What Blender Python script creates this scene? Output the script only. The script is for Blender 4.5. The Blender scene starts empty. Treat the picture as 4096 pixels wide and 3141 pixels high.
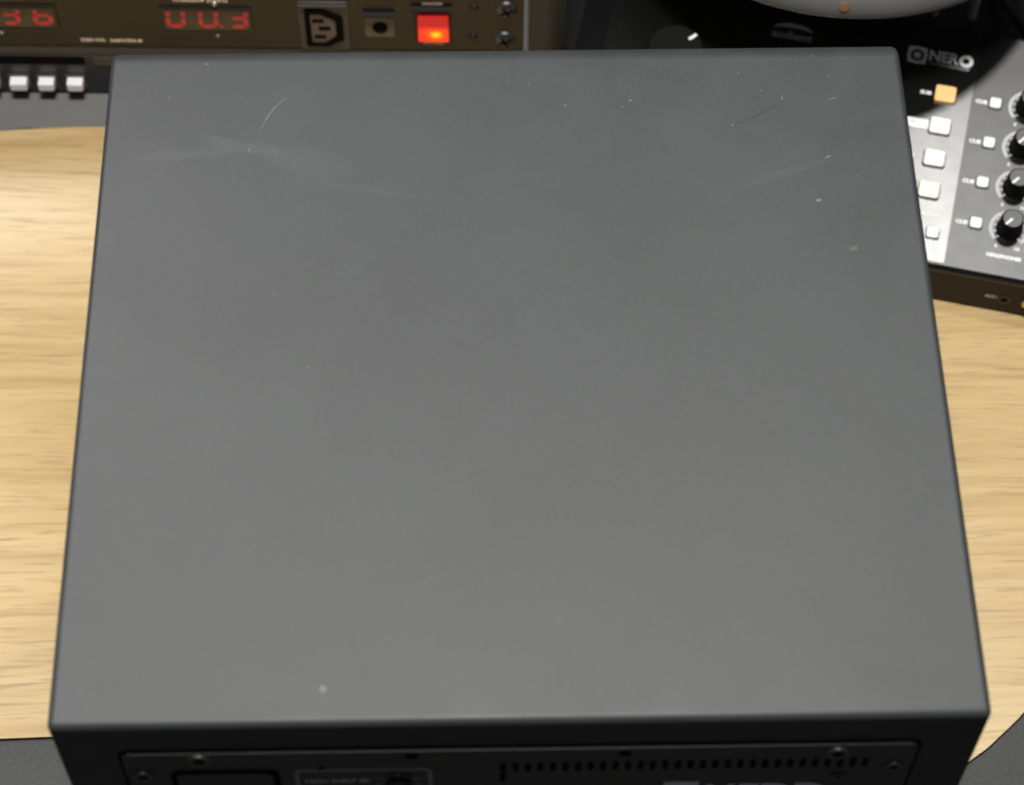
import bpy, bmesh, math, random
from mathutils import Vector, Matrix, Euler
random.seed(4)
S = bpy.context.scene
C = S.collection
PI = math.pi

# ------------------------------------------------------------------ camera
cam_d = bpy.data.cameras.new('camera')
cam = bpy.data.objects.new('camera', cam_d); C.objects.link(cam)
pitch, roll, yaw = 1.01358942, 0.0116451888, 0.0284671062
F = Vector((math.sin(yaw)*math.cos(pitch), math.cos(yaw)*math.cos(pitch), -math.sin(pitch)))
X0 = Vector((math.cos(yaw), -math.sin(yaw), 0)); U0 = X0.cross(F)
X = math.cos(roll)*X0 + math.sin(roll)*U0
U = -math.sin(roll)*X0 + math.cos(roll)*U0
m = Matrix((X, U, -F)).transposed().to_4x4()
m.translation = (-0.01257136, -0.29644878, 1.02186318)
cam.matrix_world = m
cam_d.sensor_width = 36; cam_d.lens = 79.827
cam_d.clip_start = 0.02; cam_d.clip_end = 50
cam_d.dof.use_dof = True; cam_d.dof.focus_distance = 0.975; cam_d.dof.aperture_fstop = 13.2
S.camera = cam

# ------------------------------------------------------------------ world + lamps
W = bpy.data.worlds.new('World'); S.world = W; W.use_nodes = True
W.node_tree.nodes['Background'].inputs[0].default_value = (0.90, 0.95, 1.0, 1)
W.node_tree.nodes['Background'].inputs[1].default_value = 0.10
S.view_settings.view_transform = 'Standard'; S.view_settings.look = 'None'
S.view_settings.exposure = 0; S.view_settings.gamma = 1

def lamp(name, loc, target, shape, sx, sy, power, col):
    d = bpy.data.lights.new(name, 'AREA'); d.shape = shape; d.size = sx
    if shape in ('RECTANGLE', 'ELLIPSE'): d.size_y = sy
    d.energy = power; d.color = col
    o = bpy.data.objects.new(name, d); C.objects.link(o); o.location = loc
    o.rotation_euler = (Vector(target)-Vector(loc)).to_track_quat('-Z', 'Y').to_euler()
    return o
lamp('ceiling_panel_light', (-0.04, 0.12, 1.9), (0.0, 0.30, 0), 'RECTANGLE', 0.34, 0.20, 39, (1.0, 0.98, 0.93))
lamp('far_ceiling_panel_light', (-0.94, 1.82, 1.9), (-0.25, 0.40, 0), 'RECTANGLE', 0.9, 1.1, 58, (1.0, 0.98, 0.95))
lamp('ceiling_downlight', (0.49, 0.88, 1.95), (0.2, 0.4, 0), 'DISK', 0.16, 0.16, 9.5, (1.0, 0.97, 0.92))

# ------------------------------------------------------------------ materials
def mat(name, col, rough=0.5, metal=0.0, spec=0.5, emit=None, es=0.0, bump=None, vary=None, ior=None):
    mt = bpy.data.materials.new(name); mt.use_nodes = True
    nt = mt.node_tree; b = nt.nodes['Principled BSDF']
    b.inputs['Base Color'].default_value = (*col, 1)
    b.inputs['Roughness'].default_value = rough
    b.inputs['Metallic'].default_value = metal
    b.inputs['Specular IOR Level'].default_value = spec
    if ior: b.inputs['IOR'].default_value = ior
    if emit:
        b.inputs['Emission Color'].default_value = (*emit, 1); b.inputs['Emission Strength'].default_value = es
    tc = nt.nodes.new('ShaderNodeTexCoord')
    if vary:
        sc, amt = vary
        n = nt.nodes.new('ShaderNodeTexNoise'); n.inputs['Scale'].default_value = sc; n.inputs['Detail'].default_value = 4
        nt.links.new(tc.outputs['Object'], n.inputs['Vector'])
        r = nt.nodes.new('ShaderNodeMapRange'); r.inputs[1].default_value = 0.3; r.inputs[2].default_value = 0.7
        r.inputs[3].default_value = 1-amt; r.inputs[4].default_value = 1+amt
        nt.links.new(n.outputs[0], r.inputs[0])
        v = nt.nodes.new('ShaderNodeVectorMath'); v.operation = 'SCALE'; v.inputs[0].default_value = col
        nt.links.new(r.outputs[0], v.inputs['Scale']); nt.links.new(v.outputs[0], b.inputs['Base Color'])
    if bump:
        sc, st = bump
        n = nt.nodes.new('ShaderNodeTexNoise'); n.inputs['Scale'].default_value = sc; n.inputs['Detail'].default_value = 3
        nt.links.new(tc.outputs['Object'], n.inputs['Vector'])
        bp = nt.nodes.new('ShaderNodeBump'); bp.inputs['Strength'].default_value = st; bp.inputs['Distance'].default_value = 0.0004
        nt.links.new(n.outputs[0], bp.inputs['Height']); nt.links.new(bp.outputs[0], b.inputs['Normal'])
    return mt

def N(nt, t, **kw):
    n = nt.nodes.new(t)
    for k, v in kw.items():
        if hasattr(n, k): setattr(n, k, v)
        else: n.inputs[k.replace('_', ' ')].default_value = v
    return n
def mth(nt, op, a, b=None, clamp=False):
    n = nt.nodes.new('ShaderNodeMath'); n.operation = op; n.use_clamp = clamp
    for i, s in enumerate((a, b)):
        if s is None: continue
        if isinstance(s, (int, float)): n.inputs[i].default_value = s
        else: nt.links.new(s, n.inputs[i])
    return n.outputs[0]

def oak():
    mt = bpy.data.materials.new('oak_veneer'); mt.use_nodes = True; nt = mt.node_tree; L = nt.links
    b = nt.nodes['Principled BSDF']; tc = N(nt, 'ShaderNodeTexCoord')
    # slight wander of the grain direction
    w = N(nt, 'ShaderNodeTexNoise', Scale=5.0, Detail=1.0); L.new(tc.outputs['Object'], w.inputs['Vector'])
    ws = N(nt, 'ShaderNodeVectorMath', operation='SCALE'); ws.inputs['Scale'].default_value = 0.022
    L.new(w.outputs['Color'], ws.inputs[0])
    ad = N(nt, 'ShaderNodeVectorMath', operation='ADD'); L.new(tc.outputs['Object'], ad.inputs[0]); L.new(ws.outputs[0], ad.inputs[1])
    mp = N(nt, 'ShaderNodeMapping'); mp.inputs['Scale'].default_value = (7, 120, 1); mp.inputs['Rotation'].default_value = (0, 0, -0.03)
    L.new(ad.outputs[0], mp.inputs['Vector'])
    g = N(nt, 'ShaderNodeTexNoise', Scale=1.0, Detail=5.0, Roughness=0.6); L.new(mp.outputs[0], g.inputs['Vector'])
    cr = N(nt, 'ShaderNodeValToRGB'); L.new(g.outputs[0], cr.inputs[0])
    e = cr.color_ramp.elements
    e[0].position = 0.30; e[0].color = (0.43, 0.29, 0.130, 1); e[1].position = 0.66; e[1].color = (0.58, 0.425, 0.215, 1)
    x = e.new(0.48); x.color = (0.53, 0.375, 0.175, 1)
    # open pores: short thin dark dashes
    mp2 = N(nt, 'ShaderNodeMapping'); mp2.inputs['Scale'].default_value = (42, 640, 1); mp2.inputs['Rotation'].default_value = (0, 0, -0.03)
    L.new(ad.outputs[0], mp2.inputs['Vector'])
    p = N(nt, 'ShaderNodeTexNoise', Scale=1.0, Detail=2.0, Roughness=0.5); L.new(mp2.outputs[0], p.inputs['Vector'])
    pr = N(nt, 'ShaderNodeMapRange'); pr.inputs[1].default_value = 0.57; pr.inputs[2].default_value = 0.66; pr.inputs[3].default_value = 0; pr.inputs[4].default_value = 0.6
    L.new(p.outputs[0], pr.inputs[0])
    # medium streaks gathered in bands
    mp3 = N(nt, 'ShaderNodeMapping'); mp3.inputs['Scale'].default_value = (15, 400, 1); mp3.inputs['Location'].default_value = (3.1, 1.7, 0)
    L.new(ad.outputs[0], mp3.inputs['Vector'])
    s = N(nt, 'ShaderNodeTexNoise', Scale=1.0, Detail=3.0); L.new(mp3.outputs[0], s.inputs['Vector'])
    sr = N(nt, 'ShaderNodeMapRange'); sr.inputs[1].default_value = 0.58; sr.inputs[2].default_value = 0.68; sr.inputs[3].default_value = 0; sr.inputs[4].default_value = 0.75
    L.new(s.outputs[0], sr.inputs[0])
    tot = mth(nt, 'ADD', pr.outputs[0], sr.outputs[0], True)
    mx = N(nt, 'ShaderNodeMix', data_type='RGBA'); L.new(tot, mx.inputs[0]); L.new(cr.outputs[0], mx.inputs[6]); mx.inputs[7].default_value = (0.37, 0.245, 0.12, 1)
    L.new(mx.outputs[2], b.inputs['Base Color'])
    b.inputs['Roughness'].default_value = 0.30; b.inputs['Specular IOR Level'].default_value = 0.5
    bp = N(nt, 'ShaderNodeBump', Strength=0.15, Distance=0.0003); bp.invert = True; L.new(tot, bp.inputs['Height']); L.new(bp.outputs[0], b.inputs['Normal'])
    return mt

def speckle():
    mt = bpy.data.materials.new('grey_speckled_top'); mt.use_nodes = True; nt = mt.node_tree; L = nt.links
    b = nt.nodes['Principled BSDF']; tc = N(nt, 'ShaderNodeTexCoord')
    a = N(nt, 'ShaderNodeTexNoise', Scale=520.0, Detail=4.0, Roughness=0.7); L.new(tc.outputs['Object'], a.inputs['Vector'])
    c = N(nt, 'ShaderNodeTexNoise', Scale=45.0, Detail=3.0); L.new(tc.outputs['Object'], c.inputs['Vector'])
    s = mth(nt, 'ADD', mth(nt, 'MULTIPLY', a.outputs[0], 0.75), mth(nt, 'MULTIPLY', c.outputs[0], 0.25))
    cr = N(nt, 'ShaderNodeValToRGB'); L.new(s, cr.inputs[0]); e = cr.color_ramp.elements
    e[0].position = 0.36; e[0].color = (0.015, 0.0163, 0.0163, 1); e[1].position = 0.62; e[1].color = (0.037, 0.039, 0.0385, 1)
    v = N(nt, 'ShaderNodeTexVoronoi', Scale=150.0); L.new(tc.outputs['Object'], v.inputs['Vector'])
    vr = N(nt, 'ShaderNodeMapRange'); vr.inputs[1].default_value = 0.10; vr.inputs[2].default_value = 0.05; vr.inputs[3].default_value = 0; vr.inputs[4].default_value = 0.5
    L.new(v.outputs['Distance'], vr.inputs[0])
    mx = N(nt, 'ShaderNodeMix', data_type='RGBA'); L.new(vr.outputs[0], mx.inputs[0]); L.new(cr.outputs[0], mx.inputs[6]); mx.inputs[7].default_value = (0.09, 0.09, 0.088, 1)
    L.new(mx.outputs[2], b.inputs['Base Color']); b.inputs['Roughness'].default_value = 0.55
    bp = N(nt, 'ShaderNodeBump', Strength=0.3, Distance=0.0003); L.new(a.outputs[0], bp.inputs['Height']); L.new(bp.outputs[0], b.inputs['Normal'])
    return mt

def cabinet_paint():
    mt = bpy.data.materials.new('matt_charcoal_paint'); mt.use_nodes = True; nt = mt.node_tree; L = nt.links
    b = nt.nodes['Principled BSDF']; tc = N(nt, 'ShaderNodeTexCoord'); P = tc.outputs['Object']
    base = (0.0285, 0.0318, 0.0332)
    n1 = N(nt, 'ShaderNodeTexNoise', Scale=9.0, Detail=4.0, Distortion=0.8); L.new(P, n1.inputs['Vector'])
    n2 = N(nt, 'ShaderNodeTexNoise', Scale=26.0, Detail=3.0, Distortion=1.2); L.new(P, n2.inputs['Vector'])
    v = mth(nt, 'ADD', mth(nt, 'MULTIPLY', n1.outputs[0], 0.5), mth(nt, 'MULTIPLY', n2.outputs[0], 0.3))
    gn = N(nt, 'ShaderNodeTexNoise', Scale=1300.0, Detail=2.0); L.new(P, gn.inputs['Vector'])
    val = mth(nt, 'ADD', mth(nt, 'ADD', v, 0.35), mth(nt, 'MULTIPLY', gn.outputs[0], 0.5)); smu = None
    # wipe smudges of their own shape
    for (cx, cy, sx, sy, rot, amt) in ((-.100, .2365, .014, .0036, -.25, .10), (-.118, .2325, .024, .0022, .08, .07), (-.102, .2395, .010, .0016, -.3, -.08),
                                       (-.074, .2275, .0155, .0065, -.2, .07), (-.083, .2545, .012, .011, .6, .03), (-.060, .216, .03, .0016, -.18, .05),
                                       (.101, .2195, .020, .0018, .34, .09), (.098, .2225, .012, .004, .34, .04), (.137, .2, .008, .06, -.15, -.025), (-.15, .02, .012, .03, .2, .03)):
        mp = N(nt, 'ShaderNodeMapping', vector_type='TEXTURE'); mp.inputs['Location'].default_value = (cx, cy-0.1434, 0); mp.inputs['Rotation'].default_value = (0, 0, rot)
        mp.inputs['Scale'].default_value = (sx, sy, 1)
        sp = N(nt, 'ShaderNodeVectorMath', operation='MULTIPLY'); sp.inputs[1].default_value = (1, 1, 0); L.new(P, mp.inputs['Vector']); L.new(mp.outputs[0], sp.inputs[0])
        ln = N(nt, 'ShaderNodeVectorMath', operation='LENGTH'); L.new(sp.outputs[0], ln.inputs[0])
        d = mth(nt, 'ADD', ln.outputs['Value'], mth(nt, 'MULTIPLY', mth(nt, 'SUBTRACT', n2.outputs[0], 0.5), 1.6))
        k = mth(nt, 'MULTIPLY', mth(nt, 'SUBTRACT', 1.15, d), 2.4, True)
        k = mth(nt, 'MULTIPLY', k, amt*2.2); smu = k if smu is None else mth(nt, 'ADD', smu, k)
    val = mth(nt, 'ADD', val, smu)
    sc = N(nt, 'ShaderNodeVectorMath', operation='SCALE'); sc.inputs[0].default_value = base; L.new(val, sc.inputs['Scale']); L.new(sc.outputs[0], b.inputs['Base Color'])
    ro = mth(nt, 'ADD', mth(nt, 'MULTIPLY', n2.outputs[0], 0.18), 0.40); ro = mth(nt, 'SUBTRACT', ro, mth(nt, 'MULTIPLY', smu, 0.12)); L.new(ro, b.inputs['Roughness'])
    b.inputs['Specular IOR Level'].default_value = 0.38
    f = N(nt, 'ShaderNodeTexNoise', Scale=1500.0, Detail=2.0); L.new(P, f.inputs['Vector'])
    bp = N(nt, 'ShaderNodeBump', Strength=0.25, Distance=0.0002); L.new(f.outputs[0], bp.inputs['Height']); L.new(bp.outputs[0], b.inputs['Normal'])
    return mt

M = dict(
    paint=cabinet_paint(), oak=oak(), desk=speckle(),
    rear=mat('satin_black_plate', (0.034, 0.038, 0.038), 0.5, bump=(900, .2)),
    hole=mat('deep_black', (0.002, 0.002, 0.002), 0.9, spec=0.1),
    print_grey=mat('grey_print', (0.22, 0.22, 0.22), 0.7),
    print_pale=mat('pale_print', (0.55, 0.55, 0.56), 0.7),
    steel=mat('dark_screw_steel', (0.10, 0.10, 0.10), 0.35, 0.8),
    dust=mat('pale_dust', (0.14, 0.143, 0.143), 0.9),
    scratch=mat('pale_scratch', (0.15, 0.155, 0.155), 0.8),
    scored=mat('scored_dark_line', (0.02, 0.02, 0.02), 0.8),
    console=mat('console_dark_paint', (0.004, 0.0042, 0.0042), 0.36, spec=0.9, bump=(1200, .08), ior=1.66),
    plate=mat('console_satin_plate', (0.005, 0.0054, 0.0054), 0.26, spec=1.0, bump=(2400, .12), ior=1.80),
    white=mat('white_button_plastic', (0.80, 0.82, 0.81), 0.35),
    cream=mat('cream_button_plastic', (0.80, 0.76, 0.66), 0.35),
    orange=mat('orange_lit_button', (0.72, 0.50, 0.26), 0.35, emit=(1.0, 0.42, 0.05), es=0.42),
    ink=mat('white_ink', (0.86, 0.87, 0.87), 0.6),
    ink_dim=mat('grey_ink', (0.86, 0.84, 0.86), 0.6),
    ring=mat('grey_scale_ink', (0.52, 0.52, 0.53), 0.6),
    knob=mat('black_knob_rubber', (0.004, 0.004, 0.004), 0.6, spec=0.12),
    knobcap=mat('knob_cap_grey', (0.045, 0.045, 0.045), 0.42, spec=0.8),
    rack=mat('rack_black_gloss', (0.013, 0.0085, 0.005), 0.32, spec=0.45, vary=(14, .10)),
    rack_lower=mat('rack_lower_black', (0.018, 0.017, 0.015), 0.33, spec=0.5),
    lip=mat('rack_lip_grey', (0.055, 0.05, 0.045), 0.45),
    case=mat('rack_case_grey', (0.085, 0.078, 0.07), 0.6, vary=(60, .15)),
    window=mat('display_window', (0.040, 0.028, 0.018), 0.25, spec=0.7),
    led=mat('red_led_segment', (0.25, 0.01, 0.015), 0.4, emit=(1.0, 0.035, 0.055), es=0.22),
    socket=mat('socket_grey_plastic', (0.055, 0.046, 0.042), 0.5),
    socket_black=mat('socket_black', (0.004, 0.004, 0.004), 0.6),
    pale_plastic=mat('worn_plastic', (0.12, 0.10, 0.075), 0.5),
    key=mat('white_key', (0.85, 0.84, 0.86), 0.4),
    rack_ink=mat('warm_print', (0.85, 0.72, 0.62), 0.6),
    dome=mat('grey_dome_metal', (0.095, 0.095, 0.09), 0.55, spec=0.4),
    brass=mat('brass', (0.75, 0.42, 0.14), 0.3, 1.0),
    casing=mat('black_case', (0.008, 0.0075, 0.0075), 0.7),
    pole=mat('dark_pole', (0.65, 0.62, 0.58), 0.5),
    cable=mat('black_cable', (0.004, 0.004, 0.004), 0.5),
)
def neon():
    mt = bpy.data.materials.new('lit_red_rocker'); mt.use_nodes = True; nt = mt.node_tree; L = nt.links
    b = nt.nodes['Principled BSDF']; b.inputs['Base Color'].default_value = (0.5, 0.01, 0.01, 1); b.inputs['Roughness'].default_value = 0.3
    tc = N(nt, 'ShaderNodeTexCoord'); sx = N(nt, 'ShaderNodeSeparateXYZ'); L.new(tc.outputs['Object'], sx.inputs[0])
    # the neon bulb glows through the lower half of the rocker; the bulb itself is the hot spot
    x = mth(nt, 'DIVIDE', mth(nt, 'SUBTRACT', sx.outputs['X'], 0.2449), 0.0036); z = mth(nt, 'DIVIDE', mth(nt, 'SUBTRACT', sx.outputs['Z'], 0.0582), 0.0030)
    d = mth(nt, 'SQRT', mth(nt, 'ADD', mth(nt, 'MULTIPLY', x, x), mth(nt, 'MULTIPLY', z, z)))
    low = N(nt, 'ShaderNodeMapRange', interpolation_type='SMOOTHSTEP'); L.new(sx.outputs['Z'], low.inputs[0])
    low.inputs[1].default_value = 0.0665; low.inputs[2].default_value = 0.0605; low.inputs[3].default_value = 0; low.inputs[4].default_value = 1
    cr = N(nt, 'ShaderNodeValToRGB'); L.new(mth(nt, 'DIVIDE', d, 3.0), cr.inputs[0]); e = cr.color_ramp.elements
    e[0].position = 0.0; e[0].color = (1.6, 1.0, 0.02, 1); e[1].position = 1.0; e[1].color = (0.80, 0.018, 0.010, 1)
    k = e.new(0.2); k.color = (1.0, 0.40, 0.0, 1); k = e.new(0.42); k.color = (1.0, 0.075, 0.004, 1)
    mx = N(nt, 'ShaderNodeMix', data_type='RGBA'); L.new(low.outputs[0], mx.inputs[0]); mx.inputs[6].default_value = (0.30, 0.002, 0.008, 1); L.new(cr.outputs[0], mx.inputs[7])
    L.new(mx.outputs[2], b.inputs['Emission Color']); b.inputs['Emission Strength'].default_value = 1.0
    return mt
M['neon'] = neon()
def sheen_paint(name, col, gloss, rough):
    mt = bpy.data.materials.new(name); mt.use_nodes = True; nt = mt.node_tree; L = nt.links; nt.nodes.remove(nt.nodes['Principled BSDF'])
    tc = N(nt, 'ShaderNodeTexCoord'); n = N(nt, 'ShaderNodeTexNoise', Scale=120.0, Detail=4.0); L.new(tc.outputs['Object'], n.inputs['Vector'])
    d = N(nt, 'ShaderNodeBsdfDiffuse'); d.inputs['Color'].default_value = (*col, 1)
    g = N(nt, 'ShaderNodeBsdfAnisotropic'); g.distribution = 'BECKMANN'; g.inputs['Roughness'].default_value = rough
    r = N(nt, 'ShaderNodeMapRange'); r.inputs[1].default_value = 0.3; r.inputs[2].default_value = 0.7; r.inputs[3].default_value = gloss*0.93; r.inputs[4].default_value = gloss*1.07
    L.new(n.outputs[0], r.inputs[0]); L.new(r.outputs[0], g.inputs['Color'])
    a = N(nt, 'ShaderNodeAddShader'); L.new(d.outputs[0], a.inputs[0]); L.new(g.outputs[0], a.inputs[1]); L.new(a.outputs[0], nt.nodes['Material Output'].inputs['Surface'])
    return mt
M['console'] = sheen_paint('console_dark_paint', (0.004, 0.0042, 0.0042), 0.070, 0.33)
M['plate'] = sheen_paint('console_satin_plate', (0.005, 0.0054, 0.0054), 0.135, 0.30)

# ------------------------------------------------------------------ mesh helpers
def link(name, me, m_, parent=None, smooth=None):
    if m_ and not me.materials: me.materials.append(m_)
    o = bpy.data.objects.new(name, me); C.objects.link(o)
    if parent: o.parent = parent
    if smooth is not None:
        me.set_sharp_from_angle(angle=math.radians(smooth))
        big = max((p.area for p in me.polygons), default=0)
        for p in me.polygons: p.use_smooth = p.area < big*0.3 or len(me.polygons) > 1500
    return o
def obj(name, bm, m_, parent=None, T=None, smooth=40):
    if T is not None: bmesh.ops.transform(bm, matrix=T, verts=bm.verts)
    bmesh.ops.recalc_face_normals(bm, faces=bm.faces)
    me = bpy.data.meshes.new(name); bm.to_mesh(me); bm.free()
    return link(name, me, m_, parent, smooth)
def box(x0, x1, y0, y1, z0, z1, bev=0.0, seg=2, bm=None):
    bm = bm or bmesh.new()
    r = bmesh.ops.create_cube(bm, size=1, matrix=Matrix.Translation(((x0+x1)/2, (y0+y1)/2, (z0+z1)/2)) @ Matrix.Diagonal((abs(x1-x0), abs(y1-y0), abs(z1-z0), 1)))
    if bev:
        es = list({e for v in r['verts'] for e in v.link_edges})
        bmesh.ops.bevel(bm, geom=es, offset=bev, segments=seg, affect='EDGES', profile=0.5)
    return bm
def cyl(r1, r2, h, seg=32, T=None, bm=None, bev=0.0):
    bm = bm or bmesh.new()
    mt = Matrix.Translation((0, 0, h/2))
    if T is not None: mt = T @ mt
    r = bmesh.ops.create_cone(bm, cap_ends=True, segments=seg, radius1=r1, radius2=r2, depth=h, matrix=mt)
    if bev:
        top = [e for e in bm.edges if len(e.link_faces) == 2 and any(len(f.verts) > 4 for f in e.link_faces)]
        bmesh.ops.bevel(bm, geom=top, offset=bev, segments=2, affect='EDGES', profile=0.5)
    return bm
def prism(pts, h, bm=None, T=None, bev=0.0):
    """outline in the x-y plane raised by h along z"""
    bm = bm or bmesh.new()
    vs = [bm.verts.new((x, y, 0)) for x, y in pts]; f = bm.faces.new(vs)
    g = bmesh.ops.extrude_face_region(bm, geom=[f]); nv = [v for v in g['geom'] if isinstance(v, bmesh.types.BMVert)]
    bmesh.ops.translate(bm, vec=(0, 0, h), verts=nv)
    if bev:
        es = [e for e in bm.edges if all(v in nv for v in e.verts)]
        bmesh.ops.bevel(bm, geom=es, offset=bev, segments=2, affect='EDGES', profile=0.5)
    if T is not None: bmesh.ops.transform(bm, matrix=T, verts=bm.verts)
    return bm
def rrect(x0, x1, y0, y1, r, seg=5):
    out = []
    for cx, cy, a in ((x1-r, y1-r, 0), (x0+r, y1-r, 90), (x0+r, y0+r, 180), (x1-r, y0+r, 270)):
        for i in range(seg+1):
            t = math.radians(a+90*i/seg); out.append((cx+r*math.cos(t), cy+r*math.sin(t)))
    return out
def frame_prism(outer, inner, h, T=None):
    """ring between two outlines with the same number of points"""
    bm = bmesh.new(); n = len(outer)
    L = [[bm.verts.new((x, y, z)) for x, y in o] for z in (0, h) for o in (outer, inner)]
    for i in range(n):
        j = (i+1) % n
        for a, b in ((0, 1), (2, 3), (0, 2), (1, 3)):
            bm.faces.new((L[a][i], L[a][j], L[b][j], L[b][i]))
    if T is not None: bmesh.ops.transform(bm, matrix=T, verts=bm.verts)
    return bm
def arc_band(r0, r1, a0, a1, h, seg=40, bm=None, T=None):
    bm = bm or bmesh.new()
    P = []
    for i in range(seg+1):
        t = math.radians(a0+(a1-a0)*i/seg); P.append((math.cos(t), math.sin(t)))
    L = [[bm.verts.new((c*r, s*r, z)) for c, s in P] for z in (0, h) for r in (r0, r1)]
    for i in range(seg):
        for a, b in ((0, 1), (2, 3), (0, 2), (1, 3)):
            bm.faces.new((L[a][i], L[a][i+1], L[b][i+1], L[b][i]))
    for i in (0, seg): bm.faces.new((L[0][i], L[1][i], L[3][i], L[2][i]))
    if T is not None: bmesh.ops.transform(bm, matrix=T, verts=bm.verts)
    return bm
def lathe(prof, seg=48, T=None, bm=None):
    bm = bm or bmesh.new(); rings = []
    for r, z in prof:
        rings.append([bm.verts.new((r*math.cos(2*PI*i/seg), r*math.sin(2*PI*i/seg), z)) for i in range(seg)] if r > 1e-6 else [bm.verts.new((0, 0, z))])
    for a, b in zip(rings, rings[1:]):
        for i in range(seg):
            j = (i+1) % seg
            if len(a) == 1: bm.faces.new((a[0], b[i], b[j]))
            elif len(b) == 1: bm.faces.new((a[i], a[j], b[0]))
            else: bm.faces.new((a[i], a[j], b[j], b[i]))
    if T is not None: bmesh.ops.transform(bm, matrix=T, verts=bm.verts)
    return bm
def text(name, s, width, height, T, m_, parent, thick=0.00012, bold=0.0, align='LEFT', shear=0):
    """lettering fitted into width x height, lower-left at the origin of T"""
    cu = bpy.data.curves.new(name, 'FONT'); cu.body = s; cu.size = 1; cu.extrude = 0.0; cu.offset = bold; cu.resolution_u = 3; cu.shear = shear
    to = bpy.data.objects.new(name+'_tmp', cu); C.objects.link(to)
    bpy.context.view_layer.update()
    me = bpy.data.meshes.new_from_object(to.evaluated_get(bpy.context.evaluated_depsgraph_get()))
    bpy.data.objects.remove(to); bpy.data.curves.remove(cu)
    me.name = name
    bm = bmesh.new(); bm.from_mesh(me); bpy.data.meshes.remove(me)
    xs = [v.co.x for v in bm.verts]; ys = [v.co.y for v in bm.verts]
    x0, x1, y0, y1 = min(xs), max(xs), min(ys), max(ys)
    for v in bm.verts:
        v.co = Vector(((v.co.x-x0)/(x1-x0)*width, (v.co.y-y0)/(y1-y0)*height, thick))
    me = bpy.data.meshes.new(name); bmesh.ops.transform(bm, matrix=T, verts=bm.verts); bm.to_mesh(me); bm.free()
    return link(name, me, m_, parent)
def empty(name, loc=(0, 0, 0), rz=0.0, label=None, cat=None, group=None):
    o = bpy.data.objects.new(name, None); C.objects.link(o); o.empty_display_size = 0.02
    o.location = loc; o.rotation_euler = (0, 0, rz); tag(o, label, cat, group); return o
def tag(o, label=None, cat=None, group=None, kind=None):
    if label: o['label'] = label
    if cat: o['category'] = cat
    if group: o['group'] = group
    if kind: o['kind'] = kind
    return o
def sub(o, parent):  # re-parent keeping local frame of the thing
    o.parent = parent; return o
TR = Matrix.Translation
def face_front(y):
    """frame on a vertical face looking towards -y: local x = world x, local y = world z, local z = -y"""
    return Matrix(((1, 0, 0, 0), (0, 0, -1, y), (0, 1, 0, 0), (0, 0, 0, 1)))

# ------------------------------------------------------------------ room floor + desk
tag(obj('floor', box(-4, 4, -3.5, 4, -0.78, -0.74), mat('dark_floor', (0.05, 0.045, 0.04), 0.6)), kind='structure')
desk = obj('desktop', box(-1.0, 1.0, 0.015, 1.1, -0.035, 0.0, 0.0015), M['desk'])
tag(desk, kind='structure')
lm = mat('desk_sheen_grey', (0.150, 0.150, 0.145), 0.45, bump=(700, .15), vary=(9, .05))
tag(obj('desk_back_sheen', box(-1.0, 1.0, 0.46, 1.1, -0.001, 0.0004), lm), kind='structure')  # back of the same desktop, its sheen put into a lighter grey
# oak board lying on the grey top: straight front on the left, round corner on the right
fr = [(-0.60, 0.1368), (-0.2456, 0.1458), (-0.2227, 0.1464), (-0.14, 0.1485), (-0.05, 0.142), (0.03, 0.126), (0.10, 0.107), (0.16, 0.1035), (0.195, 0.1125),
      (0.2199, 0.1257), (0.2251, 0.1290), (0.2318, 0.1337), (0.2386, 0.1397), (0.2456, 0.1459), (0.2521, 0.1523), (0.265, 0.168), (0.278, 0.19), (0.288, 0.22), (0.293, 0.25), (0.296, 0.30)]
bk = [(0.298, 0.45), (0.29, 0.500), (0.27, 0.5155), (0.24, 0.5205), (-0.2249, 0.5209), (-0.2476, 0.5203), (-0.283, 0.5188), (-0.36, 0.512), (-0.60, 0.47)]
def smooth_pts(p, n=6):
    out = []
    for i in range(len(p)-1):
        a = p[max(i-1, 0)]; b = p[i]; c = p[i+1]; d = p[min(i+2, len(p)-1)]
        for k in range(n):
            t = k/n
            out.append(tuple(0.5*((2*b[j])+(-a[j]+c[j])*t+(2*a[j]-5*b[j]+4*c[j]-d[j])*t*t+(-a[j]+3*b[j]-3*c[j]+d[j])*t**3) for j in (0, 1)))
    out.append(p[-1]); return out
outl = smooth_pts(fr, 5)+smooth_pts(bk, 5)
ob = empty('oak_board', (0, 0, 0.0), label='pale oak board with dark pores and a rounded corner lying on the grey desktop', cat='board')
obj('board', prism(outl, 0.0014, T=TR((0, 0, 0.0002))), M['oak'], ob, smooth=None)
n = len(outl); wide = []
for i, (x, y) in enumerate(outl):
    a = Vector(outl[i-1]); b = Vector(outl[(i+1) % n]); d = (b-a).normalized(); wide.append((x+d.y*0.0005, y-d.x*0.0005))
obj('edge_seam', prism(wide, 0.0008, T=TR((0, 0, 0.0002))), M['hole'], ob)

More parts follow.
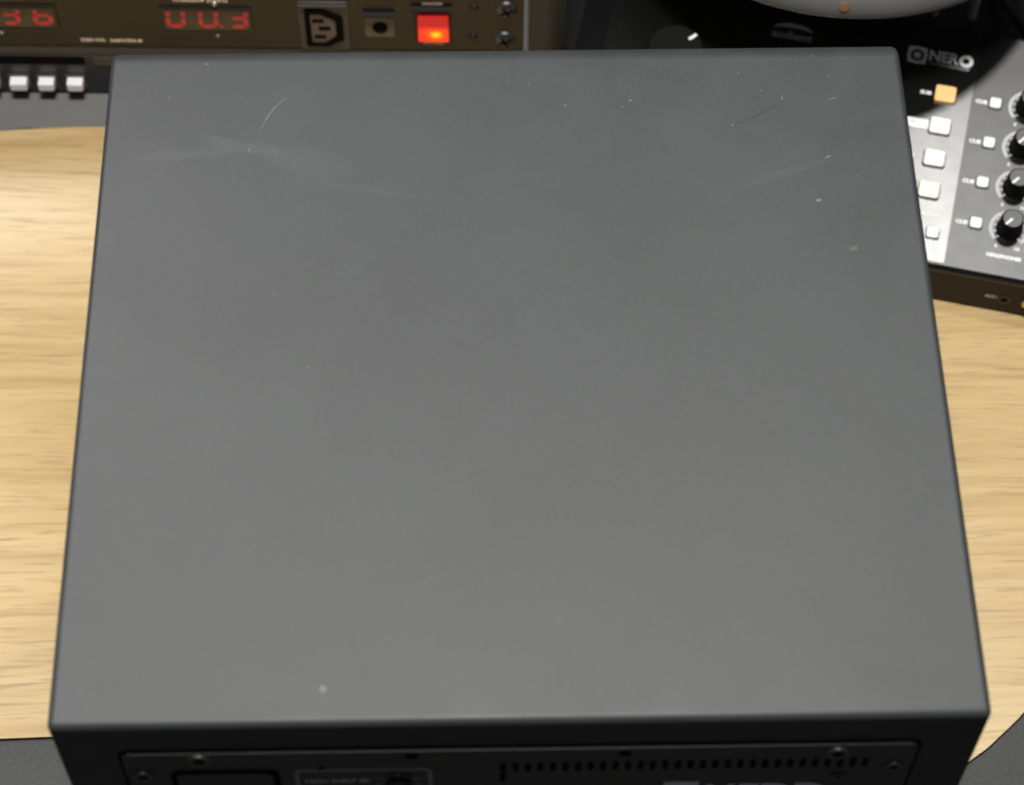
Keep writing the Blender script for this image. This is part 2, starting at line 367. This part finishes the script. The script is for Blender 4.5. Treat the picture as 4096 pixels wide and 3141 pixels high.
# ------------------------------------------------------------------ loudspeaker
W2, D, H = 0.1527, 0.2868, 0.345
sp = empty('loudspeaker', (0, D/2, 0.0016), label='large charcoal box loudspeaker seen from above and behind, standing on the oak board', cat='loudspeaker')
def cabinet_mesh(r_side=.0025, n=6):
    def arc(cy, cz, r, a0, a1, k): return [((cy+r*math.cos(math.radians(a0+(a1-a0)*i/k)), cz+r*math.sin(math.radians(a0+(a1-a0)*i/k))), (math.cos(math.radians(a0+(a1-a0)*i/k)), math.sin(math.radians(a0+(a1-a0)*i/k)))) for i in range(k+1)]
    z0 = 0.0016
    P = arc(D-.0105, H-.0105, .0105, 0, 90, 16)+arc(.0027, H-.0027, .0027, 90, 180, 6)+arc(.0027, z0+.0027, .0027, 180, 270, 4)+arc(D-.0078, z0+.0078, .0078, 270, 360, 8)
    bm = bmesh.new(); rings = []
    for sgn in (-1, 1):
        st = [(-sgn*0, 0)]
        ks = range(n, -1, -1) if sgn < 0 else range(n+1)
        for k in ks:
            a = PI/2*k/n; x = sgn*(W2-r_side+r_side*math.sin(a)); off = r_side*(1-math.cos(a))
            rings.append([bm.verts.new((x, p[0]-q[0]*off, p[1]-q[1]*off)) for p, q in P])
    for a, b in zip(rings, rings[1:]):
        for i in range(len(a)): j = (i+1) % len(a); bm.faces.new((a[i], a[j], b[j], b[i]))
    bm.faces.new(rings[0]); bm.faces.new(rings[-1]); return bm
bm = cabinet_mesh()
# recess for the rear plate
T0 = TR((0, -D/2, -0.0016))
obj('cabinet', bm, M['paint'], sp, T0, smooth=35)
def spo(name, bm, m_, par=sp, sm=40): return obj(name, bm, m_, par, T0, sm)
FR = face_front(0)
PLT, PRT, PTOP, PBOT = -0.1315, 0.1318, 0.3250, 0.030
seam = spo('plate_seam', frame_prism(rrect(PLT-.0013, PRT+.0013, PBOT-.0013, PTOP+.0013, .004), rrect(PLT, PRT, PBOT, PTOP, .003), 0.0004, FR), M['hole'])
plate = spo('rear_plate', prism(rrect(PLT, PRT, PBOT, PTOP, .003), 0.0011, T=FR), M['rear'])
PF = face_front(-0.0011)
def screw(x, z, r, y=-0.0011, par=plate, m_=None, T=T0, cross=True, dome=0.35, hx=M['hole'], rot=0.4, name='screw'):
    b = lathe([(0, r*dome), (r*0.5, r*dome*0.85), (r*0.85, r*dome*0.45), (r, 0)], 20, face_front(y) @ TR((x, z, 0)))
    o = obj(name, b, m_ or M['steel'], par, T)
    if cross:
        bb = bmesh.new()
        for a in (rot, rot+PI/2):
            bb2 = box(-r*.55, r*.55, -r*.11, r*.11, r*dome*.55, r*dome+0.0001, bm=bb) if False else None
            mtx = face_front(y) @ TR((x, z, 0)) @ Matrix.Rotation(a, 4, 'Z') @ TR((0, 0, r*dome*.8)) @ Matrix.Diagonal((r*1.1, r*.24, r*dome*.5, 1))
            bmesh.ops.create_cube(bb, size=1, matrix=mtx)
        obj('screw_slot', bb, hx, o if par.parent is None else par, T)
    return o
for x, z, r in ((-.1062, .3205, .0042), (-.1262, .3080, .0036), (.1055, .3190, .0042), (.1258, .3072, .0032), (.108, .2990, .0026)):
    b = frame_prism([(x+r*math.cos(t*PI/12), z+r*math.sin(t*PI/12)) for t in range(24)], [(x+r*.5*math.cos(t*PI/12), z+r*.5*math.sin(t*PI/12)) for t in range(24)], 0.0009, PF)
    o = spo('screw', b, M['steel'], plate)
    o2 = spo('hex_recess', prism([(x+r*.5*math.cos(t*PI/3), z+r*.5*math.sin(t*PI/3)) for t in range(6)], 0.0003, T=PF), M['hole'], plate)
for x, z, r in ((-.0360, .3210, .0022), (.0348, .3205, .0022), (-.0664, .3120, .0012), (-.1002, .3025, .0014)):
    spo('rivet_hole', prism([(x+r*math.cos(t*PI/8), z+r*math.sin(t*PI/8)) for t in range(16)], 0.0002, T=PF), M['hole'], plate)
# vent slots, first row complete, the following rows below
slot_me = None
for row in range(4):
    for i in range(30):
        x = -.0057+i*.00419; z = .3105-row*.0085
        if row > 1 or (row == 1 and i != 0): continue
        if slot_me is None:
            o = spo('vent_slot', prism(rrect(-.0010, .0010, -.0035, .0035, .0009, 3), 0.0003, T=face_front(-.0010)), M['hole'], plate); slot_me = o.data
            for v in slot_me.vertices: v.co -= Vector((0, -D/2, -0.0016))
        else:
            o = bpy.data.objects.new('vent_slot', slot_me); C.objects.link(o); o.parent = plate
        o.location = (x, -D/2, z-0.0016)
# inlet recess with rounded corners
spo('inlet_frame', frame_prism(rrect(-.1170, -.0808, .2500, .3113, .004), rrect(-.1155, -.0826, .2515, .3098, .003), 0.0006, PF), M['hole'], plate)
spo('inlet_plate', prism(rrect(-.1150, -.0831, .2520, .3092, .003), 0.0006, T=PF), M['rear'], plate)
# printed level frame, its lettering and the knob
spo('printed_frame', frame_prism(rrect(-.0757, -.0295, .2600, .3108, .003), rrect(-.0742, -.0310, .2615, .3095, .002), 0.00025, PF), M['print_grey'], plate)
text('lettering', 'HIGH SHELF dB', .0212, .0030, T0 @ PF @ TR((-.0722, .2998, .0001)), M['print_pale'], plate, bold=.02)
kb = cyl(.0042, .0040, .0035, 24, PF @ TR((-.0410, .2985, 0)), bev=.0004); spo('trim_knob', kb, M['hole'], plate)
bt = bmesh.new()
for a in (90, 148, 32, 190, -10, 215, -35):
    t = math.radians(a); mtx = PF @ TR((-.0410+math.cos(t)*.0068, .2985+math.sin(t)*.0068, .0001)) @ Matrix.Rotation(t, 4, 'Z') @ Matrix.Diagonal((.0022, .0009, .0002, 1))
    bmesh.ops.create_cube(bt, size=1, matrix=mtx)
spo('dial_ticks', bt, M['print_grey'], plate)
# emblem block and maker's letters
spo('emblem', prism([(.0492, .2840), (.0612, .2840), (.0612, .2955), (.0492, .2955)], .00025, T=PF), M['print_pale'], plate)
text('lettering', 'HEDD', .0410, .0138, T0 @ PF @ TR((.0638, .2797, .0001)), M['print_pale'], plate, bold=.03)
# dust, chips and scratches on the top
TOPZ = H+0.00003
def fleck(name, m_, x, y, r, ax=1.0, rot=0.0):
    bm = bmesh.new(); vs = []
    for k in range(9):
        t = 2*PI*k/9; rr = r*(0.75+0.5*random.random()); vx, vy = rr*ax*math.cos(t), rr*math.sin(t)
        vs.append(bm.verts.new((x+vx*math.cos(rot)-vy*math.sin(rot), y+vx*math.sin(rot)+vy*math.cos(rot), TOPZ)))
    bm.faces.new(vs); spo(name, bm, m_, sp, None)
fl = [(-129.2, 259.7, .42), (-33.4, 260.2, .3), (-115.5, 276.0, .45), (.2, 266.1, .3), (8.6, 263.9, .3), (12.6, 258.9, .2), (22.2, 253.7, .48), (43.4, 263.9, .2), (53.1, 263.6, .2), (43.9, 252.9, .32),
      (89.3, 268.9, .38), (97.5, 260, .32), (123.9, 266.8, .3), (118.7, 277, .3), (102.6, 235.7, .3), (137, 222.2, .28), (130.5, 218.6, .32), (85.4, 243.3, .45), (-88.9, 209, .2)]
for x, y, r in fl: fleck('dust_fleck', M['dust'], x/1e3, y/1e3, r*.8/1e3)
for q in ((.0471, .2558, .0003, 2.6, .8), (.1149, .2075, .0005, 1.8, .1), (.120, .2277, .00022, 7, .35), (.1245, .2558, .00015, 9, .27), (.1051, .2563, .0002, 4.5, 1.2)): fleck('dust_fleck', M['dust'], *q)
FM2 = mat('faint_mark', (0.065, 0.068, 0.068), 0.8)
for q in ((.1258, .1853, .0010, 1.7, .2), (-.0726, .1365, .0009), (-.0854, .1682, .0006), (-.1024, .2209, .0005), (.0135, .0363, .0013)): fleck('faint_mark', FM2, *q)
for k in range(14): fleck('faint_mark', FM2, random.uniform(-.14, .145), random.uniform(.02, .275), random.uniform(.00012, .00025))
fleck('beige_spot', mat('beige_spot', (0.13, 0.12, 0.11), 0.8), -.0641, .0125, .00115)
def stroke(name, pts, w, m_):
    b = bmesh.new(); p = [Vector((x/1e3, y/1e3, TOPZ+1e-5)) for x, y in smooth_pts(pts, 5)]; prev = None
    for i, q in enumerate(p):
        d = (p[min(i+1, len(p)-1)]-p[max(i-1, 0)]).normalized(); nrm = Vector((-d.y, d.x, 0)); ww = w*(0.35+0.65*math.sin(PI*(i+.6)/(len(p)+.2)))*random.uniform(.6, 1.3)/2
        cur = (b.verts.new(q+nrm*ww), b.verts.new(q-nrm*ww))
        if prev: b.faces.new((prev[0], cur[0], cur[1], prev[1]))
        prev = cur
    return spo(name, b, m_, sp, None)
stroke('scratch', [(-93.6, 243.3), (-91.1, 249.5), (-88.0, 254.9), (-84.3, 259.0)], .00024, M['scratch'])
stroke('scratch', [(-97.1, 234.6), (-97.9, 232.6)], .00035, M['scratch'])
stroke('scratch', [(85.8, 243.5), (92.2, 246.4), (99.1, 250.5), (104.7, 254.6)], .00045, M['scored'])

# ------------------------------------------------------------------ monitor controller
SL = math.radians(9.0246)
mc = empty('monitor_controller', (0.2294, 0.3966, 0.0016), math.radians(-13.87),
           label='sloping black desktop monitor controller with white buttons and black knobs, right of the loudspeaker', cat='audio controller')
ZB = -0.0016+0.0016
def mco(name, bm, m_, par=mc, T=None, sm=40): return obj(name, bm, m_, par, T, sm)
UL, UR, LV = -0.214, 0.064, 0.1512
zf = 0.031-0.0016
by, bz = LV*math.cos(SL), zf+LV*math.sin(SL)
# side profile (y, z) extruded along x
prof = [(0.004, 0), (0.0, 0.003), (0.0, zf-0.0030), (0.0012, zf-0.0004), (0.003, zf+0.0005), (by-.002, bz), (by, bz-.002), (by, 0)]
prof = [(0.0015, 0), (0.0, 0.002), (0.0, zf-0.0022), (0.0006, zf-0.0008), (0.0022, zf+0.00035), (by-.002, bz-.0003), (by, bz-.002), (by, 0)]
Tx = Matrix(((0, 0, 1, UL), (1, 0, 0, 0), (0, 1, 0, 0), (0, 0, 0, 1)))
mco('body', prism(prof, UR-UL, T=Tx), M['console'])
S0 = TR((0, 0, zf)) @ Matrix.Rotation(SL, 4, 'X')
def on(u, v, h=0.0): return S0 @ TR((u, v, h))
mco('control_plate', prism(rrect(-.198, .0070, .0030, .1485, .001, 2), .0004, T=on(0, 0, 0), bev=.0001), M['plate'])
PH = .0004
btn = {}
def button(u, v, w, d, m_, h=.0022, ph=PH, sock=True):
    if sock: mco('button_gap', prism(rrect(u-w/2-.0005, u+w/2+.0005, v-d/2-.0005, v+d/2+.0005, .0015, 3), .00012, T=on(0, 0, ph)), M['hole'])
    key = (w, d, m_.name, h, ph)
    if key in btn:
        o = bpy.data.objects.new('button', btn[key]); C.objects.link(o); o.parent = mc
    else:
        bm = prism(rrect(-w/2, w/2, -d/2, d/2, .0014, 4), h, bev=.0005); o = mco('button', bm, m_); btn[key] = o.data
    o.matrix_local = on(u, v, ph); return o
button(-.0076, .1056, .0112, .0098, M['orange']); button(-.0076, .0850, .0112, .0098, M['white']); button(-.0076, .0646, .0112, .0098, M['white']); button(-.0076, .0448, .0112, .0098, M['cream'])
button(-.0018, .0196, .0066, .0064, M['white'], .0018)
for v in (.0310, .0562, .0812, .1064): button(.0200, v-.0006, .0064, .0064, M['white'], .0018, 0.0)
ring = arc_band(.0090, .0108, -45, 225, .00012, 60)
for i in range(11):
    a = math.radians(225-27*i); bmesh.ops.create_cube(ring, size=1, matrix=Matrix.Rotation(a, 4, 'Z') @ TR((.0083, 0, .00006)) @ Matrix.Diagonal((.0024, .0008, .00012, 1)))
ringme = None
def knob_parts(u, v, r, h, ang, first=None):
    global ringme
    if first is None:
        o = mco('knob', lathe([(0, h-.0006), (r*.80, h-.0006), (r*.80, h), (r*.86, h), (r*.9, h-.0008), (r*.97, .0030), (r*1.12, .0015), (r*1.12, 0)], 40), M['knob'])
        k = {}
        bmr = bmesh.new()
        for i in range(20):
            a = 2*PI*i/20; bmesh.ops.create_cube(bmr, size=1, matrix=Matrix.Rotation(a, 4, 'Z') @ TR((r*.93, 0, h*.5)) @ Matrix.Diagonal((.0006, .0008, h*.8, 1)))
        k['grip_rib'] = mco('grip_ribs', bmr, M['knob'], o)
        k['cap'] = mco('cap', cyl(r*.79, r*.79, .0005, 40, TR((0, 0, h-.0006))), M['knobcap'], o)
        k['pointer'] = mco('pointer', prism(rrect(-.0006, .0006, r*.05, r*.85, .0005, 3), .0003, T=TR((0, 0, h-.0001))), M['ink'], o)
        o['_k'] = 1
        del o['_k']
        o.matrix_local = on(u, v, 0) @ Matrix.Rotation(ang, 4, 'Z'); return o
    o = first.copy(); C.objects.link(o); o.parent = mc
    for ch in first.children:
        c = ch.copy(); C.objects.link(c); c.parent = o
    o.matrix_local = on(u, v, 0) @ Matrix.Rotation(ang, 4, 'Z'); return o
k0 = None
for i, v in enumerate((.0308, .0561, .0812, .1066)):
    if ringme is None:
        o = mco('dial_scale', ring, M['ring']); ringme = o.data
    else:
        o = bpy.data.objects.new('dial_scale', ringme); C.objects.link(o); o.parent = mc
    o.matrix_local = on(.0380, v, 0)
    k = knob_parts(.0380, v, .0064, .0125, math.radians((142, 142, 142, 150)[i]), k0)
    if k0 is None: k0 = k
    for s_, uu, w in (('0', .0316, .0014), ('10', .0422, .0027)):
        text('lettering', s_, w, .0021, on(uu, v-.0124), M['ink'], mc, bold=.03)
    text('lettering', 'CUE', .0064, .0024, on(.0093, v-.0020), M['ink'], mc, bold=.06)
text('lettering', 'HEADPHONES', .0186, .0023, on(.0282, .0124), M['ink'], mc, bold=.07)
# big volume knob, mostly behind the loudspeaker
vk = lathe([(0, .0175), (.0145, .0175), (.0155, .0165), (.0165, .003), (.018, .0015), (.018, 0)], 64)
vo = mco('volume_knob', vk, M['knob']); vo.matrix_local = on(-.1575, .0945)
pt = mco('pointer', prism(rrect(-.0009, .0009, .0095, .0148, .0006, 3), .0003, T=TR((0, 0, .0175)) @ Matrix.Rotation(math.radians(-42), 4, 'Z')), M['ink'], vo)
# more of the control field hidden behind the loudspeaker
for u in (-.06, -.085):
    for v in (.045, .0646, .085): button(u, v, .0112, .0098, M['white'])
# printing
PL = PH
text('lettering', 'SUB', .0063, .0024, on(-.0213, .1040, PL), M['ink_dim'], mc, bold=.05)
mco('name_block', prism(rrect(-.0262, -.0140, .0824, .0882, .0006, 2), .00012, T=on(0, 0, PL)), M['ink'])
text('lettering', 'ALT', .0060, .0022, on(-.0235, .0848, PL+.0001), M['ring'], mc, bold=.0)
text('lettering', 'A/D', .0058, .0022, on(-.0245, .0640, PL), M['ink'], mc, bold=.02)
text('lettering', 'FOOTSW', .0098, .0020, on(-.0102, .0296, PL), M['ink'], mc, bold=.02)
text('lettering', 'MONO', .0078, .0020, on(-.0050, .0112, PL), M['ink'], mc, bold=.02)
mco('emblem_square', frame_prism(rrect(-.0316, -.0213, .1228, .1332, .0008), rrect(-.0303, -.0226, .1241, .1319, .0034), .00012, on(0, 0, PL)), M['ink_dim'])
mco('emblem_ring', arc_band(.0038, .0056, 0, 360, .00010, 32, T=on(-.02645, .1280, PL)), M['ink_dim'])
mco('emblem_dot', cyl(.0020, .0020, .00012, 24, on(-.02645, .1280, PL)), M['ink_dim'])
text('lettering', 'NER', .0165, .0070, on(-.0198, .1259, PL), M['ink_dim'], mc, bold=.035)
mco('lettering', arc_band(.0018, .0040, 0, 360, .00012, 32, T=on(.0006, .1291, PL)), M['ink_dim'])
text('lettering', 'MONITOR CONTROLLER', .0222, .0016, on(-.0190, .1232, PL), M['print_pale'], mc, bold=.0)
text('lettering', 'audient', .0230, .0052, on(-.1080, .1236, PL), M['ring'], mc, bold=.02)
cres = [(.0112*math.cos(math.radians(a)), .0044*math.sin(math.radians(a))) for a in range(10, 171, 10)]+[(.0112*math.cos(math.radians(a)), .0016*math.sin(math.radians(a))) for a in range(170, 9, -10)]
mco('emblem_arc', prism(cres, .00012, T=on(-.0965, .1296, PL)), M['print_pale'])
# front face: socket, lettering, brass jack
mco('front_shade', box(UL+.001, UR-.001, -.0003, .0002, .003, zf-.0042), mat('front_shade_brown', (.016, .011, .007), .5, spec=.25))  # thin cover on the body front, shade painted in as brown-black
FM = face_front(-.0003)
mco('socket_ring', arc_band(.0021, .0036, 0, 360, .0004, 28, T=FM @ TR((.0428, .0125, 0))), mat('jack_ring', (.02, .016, .012), .5))
mco('socket_hole', cyl(.0021, .0021, .0002, 24, FM @ TR((.0428, .0125, 0))), M['hole'])
text('lettering', 'AUX I', .0063, .0026, FM @ TR((.0323, .0122, 0)), M['rack_ink'], mc, bold=.02)
mco('brass_jack', arc_band(.0020, .0042, 0, 360, .0022, 28, T=FM @ TR((.0562, .0148, 0))), M['brass'])
mco('socket_hole', cyl(.0020, .0020, .0003, 24, FM @ TR((.0562, .0148, 0))), M['hole'])

# ------------------------------------------------------------------ rack units
RZ = math.radians(-1.66625)
def rk(name, label, cat): return empty(name, (-0.278, 0.5472, 0.0), RZ, label, cat)
up = rk('power_unit', 'upper dark rack unit with red LED displays, mains socket and lit red power switch', 'rack unit')
RL, RR, RD = -0.190, 0.2935, 0.20
RB, RT = 0.0428, 0.0868
obj('chassis', box(RL+.02, RR-.02, .0032, RD, RB+.001, RT-.001), M['rack_lower'], up)
obj('front_panel', box(RL, RR, 0, .003, RB, RT, .0004), M['rack'], up)
FU = face_front(0)
def upo(name, bm, m_, par=up): return obj(name, bm, m_, par)
def seg7(segs, u, z, par, w=.0084, h=.0140, t=.0026):
    P = dict(a=(w/2, h, 1), d=(w/2, 0, 1), g=(w/2, h/2, 1), f=(0, h*.75, 0), b=(w, h*.75, 0), e=(0, h*.25, 0), c=(w, h*.25, 0))
    for s_ in segs:
        x, y, hor = P[s_]; Lh = (w*.92 if hor else h/2*.94)/2; tt = t/2
        sh = [(-Lh, 0), (-Lh+tt, tt), (Lh-tt, tt), (Lh, 0), (Lh-tt, -tt), (-Lh+tt, -tt)]
        if not hor: sh = [(b, a) for a, b in sh]
        sk = (y-h/2)*.06
        upo('led_segment', prism([(u+x+a+sk, z+y+b) for a, b in sh], .0003, T=FU), M['led'], par)
SEG = {'0': 'abcdef', '2': 'abged', '3': 'abgcd', '6': 'acdefg'}
def display(u0, u1, z0, z1, digits):
    # recessed window: a raised bezel round it, its top edge hiding the top segments from above
    w = upo('display_window', prism([(u0, z0), (u1, z0), (u1, z1), (u0, z1)], .0002, T=FU), M['window'])
    upo('display_bezel', frame_prism(rrect(u0-.0016, u1+.0016, z0-.0016, z1+.0016, .001), rrect(u0, u1, z0, z1, .0004), .0011, FU), mat('bezel_brown', (.016, .011, .007), .4), w)
    for ch, u in digits: seg7([s_ for s_ in SEG[ch]], u, z0+.0042, w)
    return w
d1 = display(-.0150, .0345, .0572, .0752, (('2', -.0110), ('3', .0060), ('6', .0240)))
d2 = display(.0945, .1420, .0565, .0747, (('0', .0972), ('0', .1152), ('3', .1318)))
upo('led_segment', prism([(.1252, .0602), (.1274, .0602), (.1274, .0614), (.1252, .0614)], .0003, T=FU), M['led'], d2)
# hide the top strokes behind a small overhanging visor
for w, (a, b) in ((d1, (-.0150, .0345)), (d2, (.0945, .1420))):
    upo('visor', box(a, b, -.0018, 0, .0742, .0758), mat('visor_brown', (.018, .013, .009), .4), w)
for u, z in ((.0030, .0538), (.1234, .0536), (.1240, .0790), (.0030, .0800)):
    upo('screw', lathe([(0, .0016), (.0013, .0012), (.0020, 0)], 16, FU @ TR((u, z, 0))), mat('nickel_screw', (.25, .23, .22), .35, .7))
text('lettering', '220-VA', .0143, .0028, FU @ TR((.0460, .0467, 0)), M['rack_ink'], up, bold=.05)
text('lettering', '240V/50-8', .0180, .0028, FU @ TR((.0624, .0464, 0)), M['rack_ink'], up, bold=.05)
text('lettering', 'CURRENT (AMPS)', .0300, .0026, FU @ TR((.1015, .0800, 0)), M['rack_ink'], up, bold=.05)
text('lettering', 'VOLTAGE', .0200, .0022, FU @ TR((.0000, .0810, 0)), M['rack_ink'], up, bold=.02)
# mains outlet turned on its side
so = upo('mains_socket', prism(rrect(.1695, .1970, .0436, .0825, .001, 2), .0012, T=FU, bev=.0003), M['socket'])
upo('socket_top_edge', box(.1700, .1965, -.0028, -.0012, .0800, .0812), M['lip'], so)
octo = [(.1728, .0484), (.1728, .0760), (.1737, .0772), (.1826, .0772), (.1932, .0715), (.1937, .0700), (.1937, .0540), (.1932, .0525), (.1850, .0472), (.1740, .0472)]
octi = [(.1760, .0505), (.1757, .0726), (.1768, .0738), (.1815, .0738), (.1890, .0690), (.1897, .0680), (.1897, .0560), (.1890, .0550), (.1832, .0500), (.1772, .0498)]
upo('socket_rim', frame_prism(octo, octi, .0010, face_front(-.0012)), M['hole'], so)
upo('socket_face', prism(octi, .0003, T=face_front(-.0012)), mat('socket_face', (.13, .10, .09), .55), so)
for u, z in ((.1800, .0680), (.1833, .0618), (.1806, .0549)):
    upo('pin_slot', box(u-.0032, u+.0032, -.0019, -.0012, z-.0012, z+.0012), M['hole'], so)
# small square inlet
iu = upo('voltage_selector', prism([(.2056, .0540), (.2218, .0540), (.2218, .0700), (.2056, .0700)], .0004, T=FU), M['pale_plastic'])
upo('selector_hole', cyl(.0043, .0043, .0004, 28, face_front(-.0004) @ TR((.2140, .0617, 0))), M['hole'], iu)
upo('selector_ledge', box(.2050, .2222, -.0030, 0, .0722, .0740), M['socket_black'], iu)
# power switch
sw = upo('power_switch', prism(rrect(.2333, .2535, .0500, .0752, .001, 2), .0006, T=FU), M['socket_black'])
upo('rocker', box(.2350, .2520, -.0022, -.0006, .0517, .0735, .0006), M['neon'], sw)
upo('switch_ledge', box(.2310, .2540, -.0030, 0, .0775, .0790), M['socket_black'], sw)
text('lettering', 'ON/OFF', .0112, .0022, FU @ TR((.2377, .0803, .0001)), M['rack_ink'], up, bold=.02)
text('lettering', 'POWER', .0108, .0022, FU @ TR((.2382, .0474, 0)), M['rack_ink'], up, bold=.02)
for u, z in ((.2662, .0787), (.2655, .0550)):
    upo('screw', lathe([(0, .0014), (.0018, .0011), (.0028, 0)], 18, FU @ TR((u, z, 0))), M['socket_black'])
for u, z in ((.2838, .0775), (.2830, .0528)):
    s_ = upo('rack_screw', lathe([(0, .0030), (.003, .0026), (.0054, .0012), (.0062, 0)], 28, FU @ TR((u, z, 0))), M['steel'])
    bb = bmesh.new()
    for a in (.5, .5+PI/2): bmesh.ops.create_cube(bb, size=1, matrix=FU @ TR((u, z, .0026)) @ Matrix.Rotation(a, 4, 'Z') @ Matrix.Diagonal((.0066, .0014, .0012, 1)))
    upo('cross_slot', bb, M['hole'], s_)

lo = rk('lower_rack_unit', 'lower dark rack unit with a slot and three white keys, standing on the grey desktop', 'rack unit')
def loo(name, bm, m_, par=lo): return obj(name, bm, m_, par)
loo('chassis', box(RL+.02, RR-.02, .004, RD, .003, .0412), M['rack_lower'])
loo('front_panel', box(RL, RR, 0, .004, .0018, .0340, .0005), M['rack_lower'])
loo('top_lip', box(RL, RR, .0006, .004, .0343, .0416, .0006), M['lip'])
loo('slot', box(-.09, .0455, -.0003, .001, .0268, .0334), M['hole'])
bdg = loo('badge', prism(rrect(.0505, .1500, .0270, .0330, .0008, 3), .0008, T=FU), M['lip'])
for (u0, u1) in ((-.0150, -.0050), (.0008, .0112), (.0170, .0266), (.0334, .0430)):
    kf = loo('key_frame', frame_prism(rrect(u0-.0012, u1+.0012, .0070, .0178, .001), rrect(u0, u1, .0082, .0168, .0006), .0012, FU), mat('key_frame_grey', (.06, .055, .05), .5))
    loo('key', box(u0+.0003, u1-.0003, -.0068, .0008, .0106, .0166, .0007), M['key'], kf)

rc = empty('rack_case', (-0.278, 0.5472, 0.0), RZ, 'plain grey-brown side panel of the equipment rack, between the rack units and the black controller', 'rack case')
obj('side_panel', box(.2962, .3165, -.0010, .21, 0, .262), M['case'], rc)
obj('back_panel', box(-.20, .2962, .205, .21, 0, .16), M['casing'], rc)

# ------------------------------------------------------------------ dark things behind the controller
tag(obj('mat', box(.0400, .75, .5235, .98, .0005, .0016), M['casing']), 'thin black sheet in place of shade on the desk behind the black controller, under the grey dome', 'mat')  # dark sheet standing in for shade on the desk behind the controller
dm = empty('dome', (0.193, 0.6235, 0.0016), 0, 'rounded grey dome overhanging the back edge of the black controller', 'dome')
a_, c_, zc = .1320, .034, .122
prof = [(0, c_)]+[(a_*math.sin(math.radians(t)), c_*math.cos(math.radians(t))) for t in range(6, 90, 4)]+[(a_*math.cos(math.radians(t)), -.018*math.sin(math.radians(t))) for t in range(0, 90, 6)]+[(0, -.018)]
obj('shell', lathe(prof, 96, TR((0, 0, zc-.0016))), M['dome'], dm, smooth=30)
obj('stem', cyl(.010, .010, .104, 24), M['pole'], dm)
obj('foot', cyl(.045, .042, .006, 32, bev=.001), M['casing'], dm)
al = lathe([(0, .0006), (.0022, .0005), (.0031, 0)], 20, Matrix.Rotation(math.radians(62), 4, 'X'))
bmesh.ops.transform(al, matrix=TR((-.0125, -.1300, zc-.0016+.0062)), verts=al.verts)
obj('amber_glint', al, mat('amber_glint_paint', (.13, .08, .045), .7, emit=(1, .45, .15), es=.02), dm)  # faintly emissive spot standing in for an orange reflection on the dome
pl = tag(obj('pole', cyl(.0022, .0022, .14, 16, TR((.2600, .5990, .0016))), M['pole']), 'thin dark upright pole behind the controller, the one nearer the dome', 'pole', 'two dark poles behind the controller')
pl = tag(obj('pole', cyl(.0024, .0024, .16, 16, TR((.2820, .5960, .0016))), M['pole']), 'thin dark upright pole behind the controller, the one nearer the cable', 'pole', 'two dark poles behind the controller')
def tube(pts, r, seg=10):
    bm = bmesh.new(); p = [Vector(q) for q in pts]; prev = None
    for i, q in enumerate(p):
        d = (p[min(i+1, len(p)-1)]-p[max(i-1, 0)]).normalized(); s1 = d.cross(Vector((0, 0, 1))).normalized(); s2 = s1.cross(d)
        cur = [bm.verts.new(q+s1*r*math.cos(2*PI*k/seg)+s2*r*math.sin(2*PI*k/seg)) for k in range(seg)]
        if prev:
            for k in range(seg): bm.faces.new((prev[k], prev[(k+1) % seg], cur[(k+1) % seg], cur[k]))
        prev = cur
    return bm
cb = [(.296+.012*t-.004*math.sin(t*2), .640-.055*t, .0050+.010*math.sin(t*1.3)**2) for t in [i/12 for i in range(0, 19)]]
tag(obj('cable', tube(cb, .0030), M['cable']), 'black cable lying on the black shade sheet beside the controller', 'cable')

# unseen display added above the rack to shade the controller's left part and darken reflections
dp = empty('unseen_display', (-0.09, 0.62, 0.27), 0, 'unseen wide black display, added above the rack and the controller for its shade', 'display')
obj('housing', box(-.38, .36, 0, .035, 0, .45, .004), mat('display_black', (.010, .010, .010), .8, spec=.1), dp)
obj('screen', box(-.372, .352, -.001, .0, .012, .442), mat('dark_screen', (.004, .004, .005), .8, spec=.1), dp)
obj('arm', box(-.03, .03, .035, .20, .20, .25, .004), M['casing'], dp)
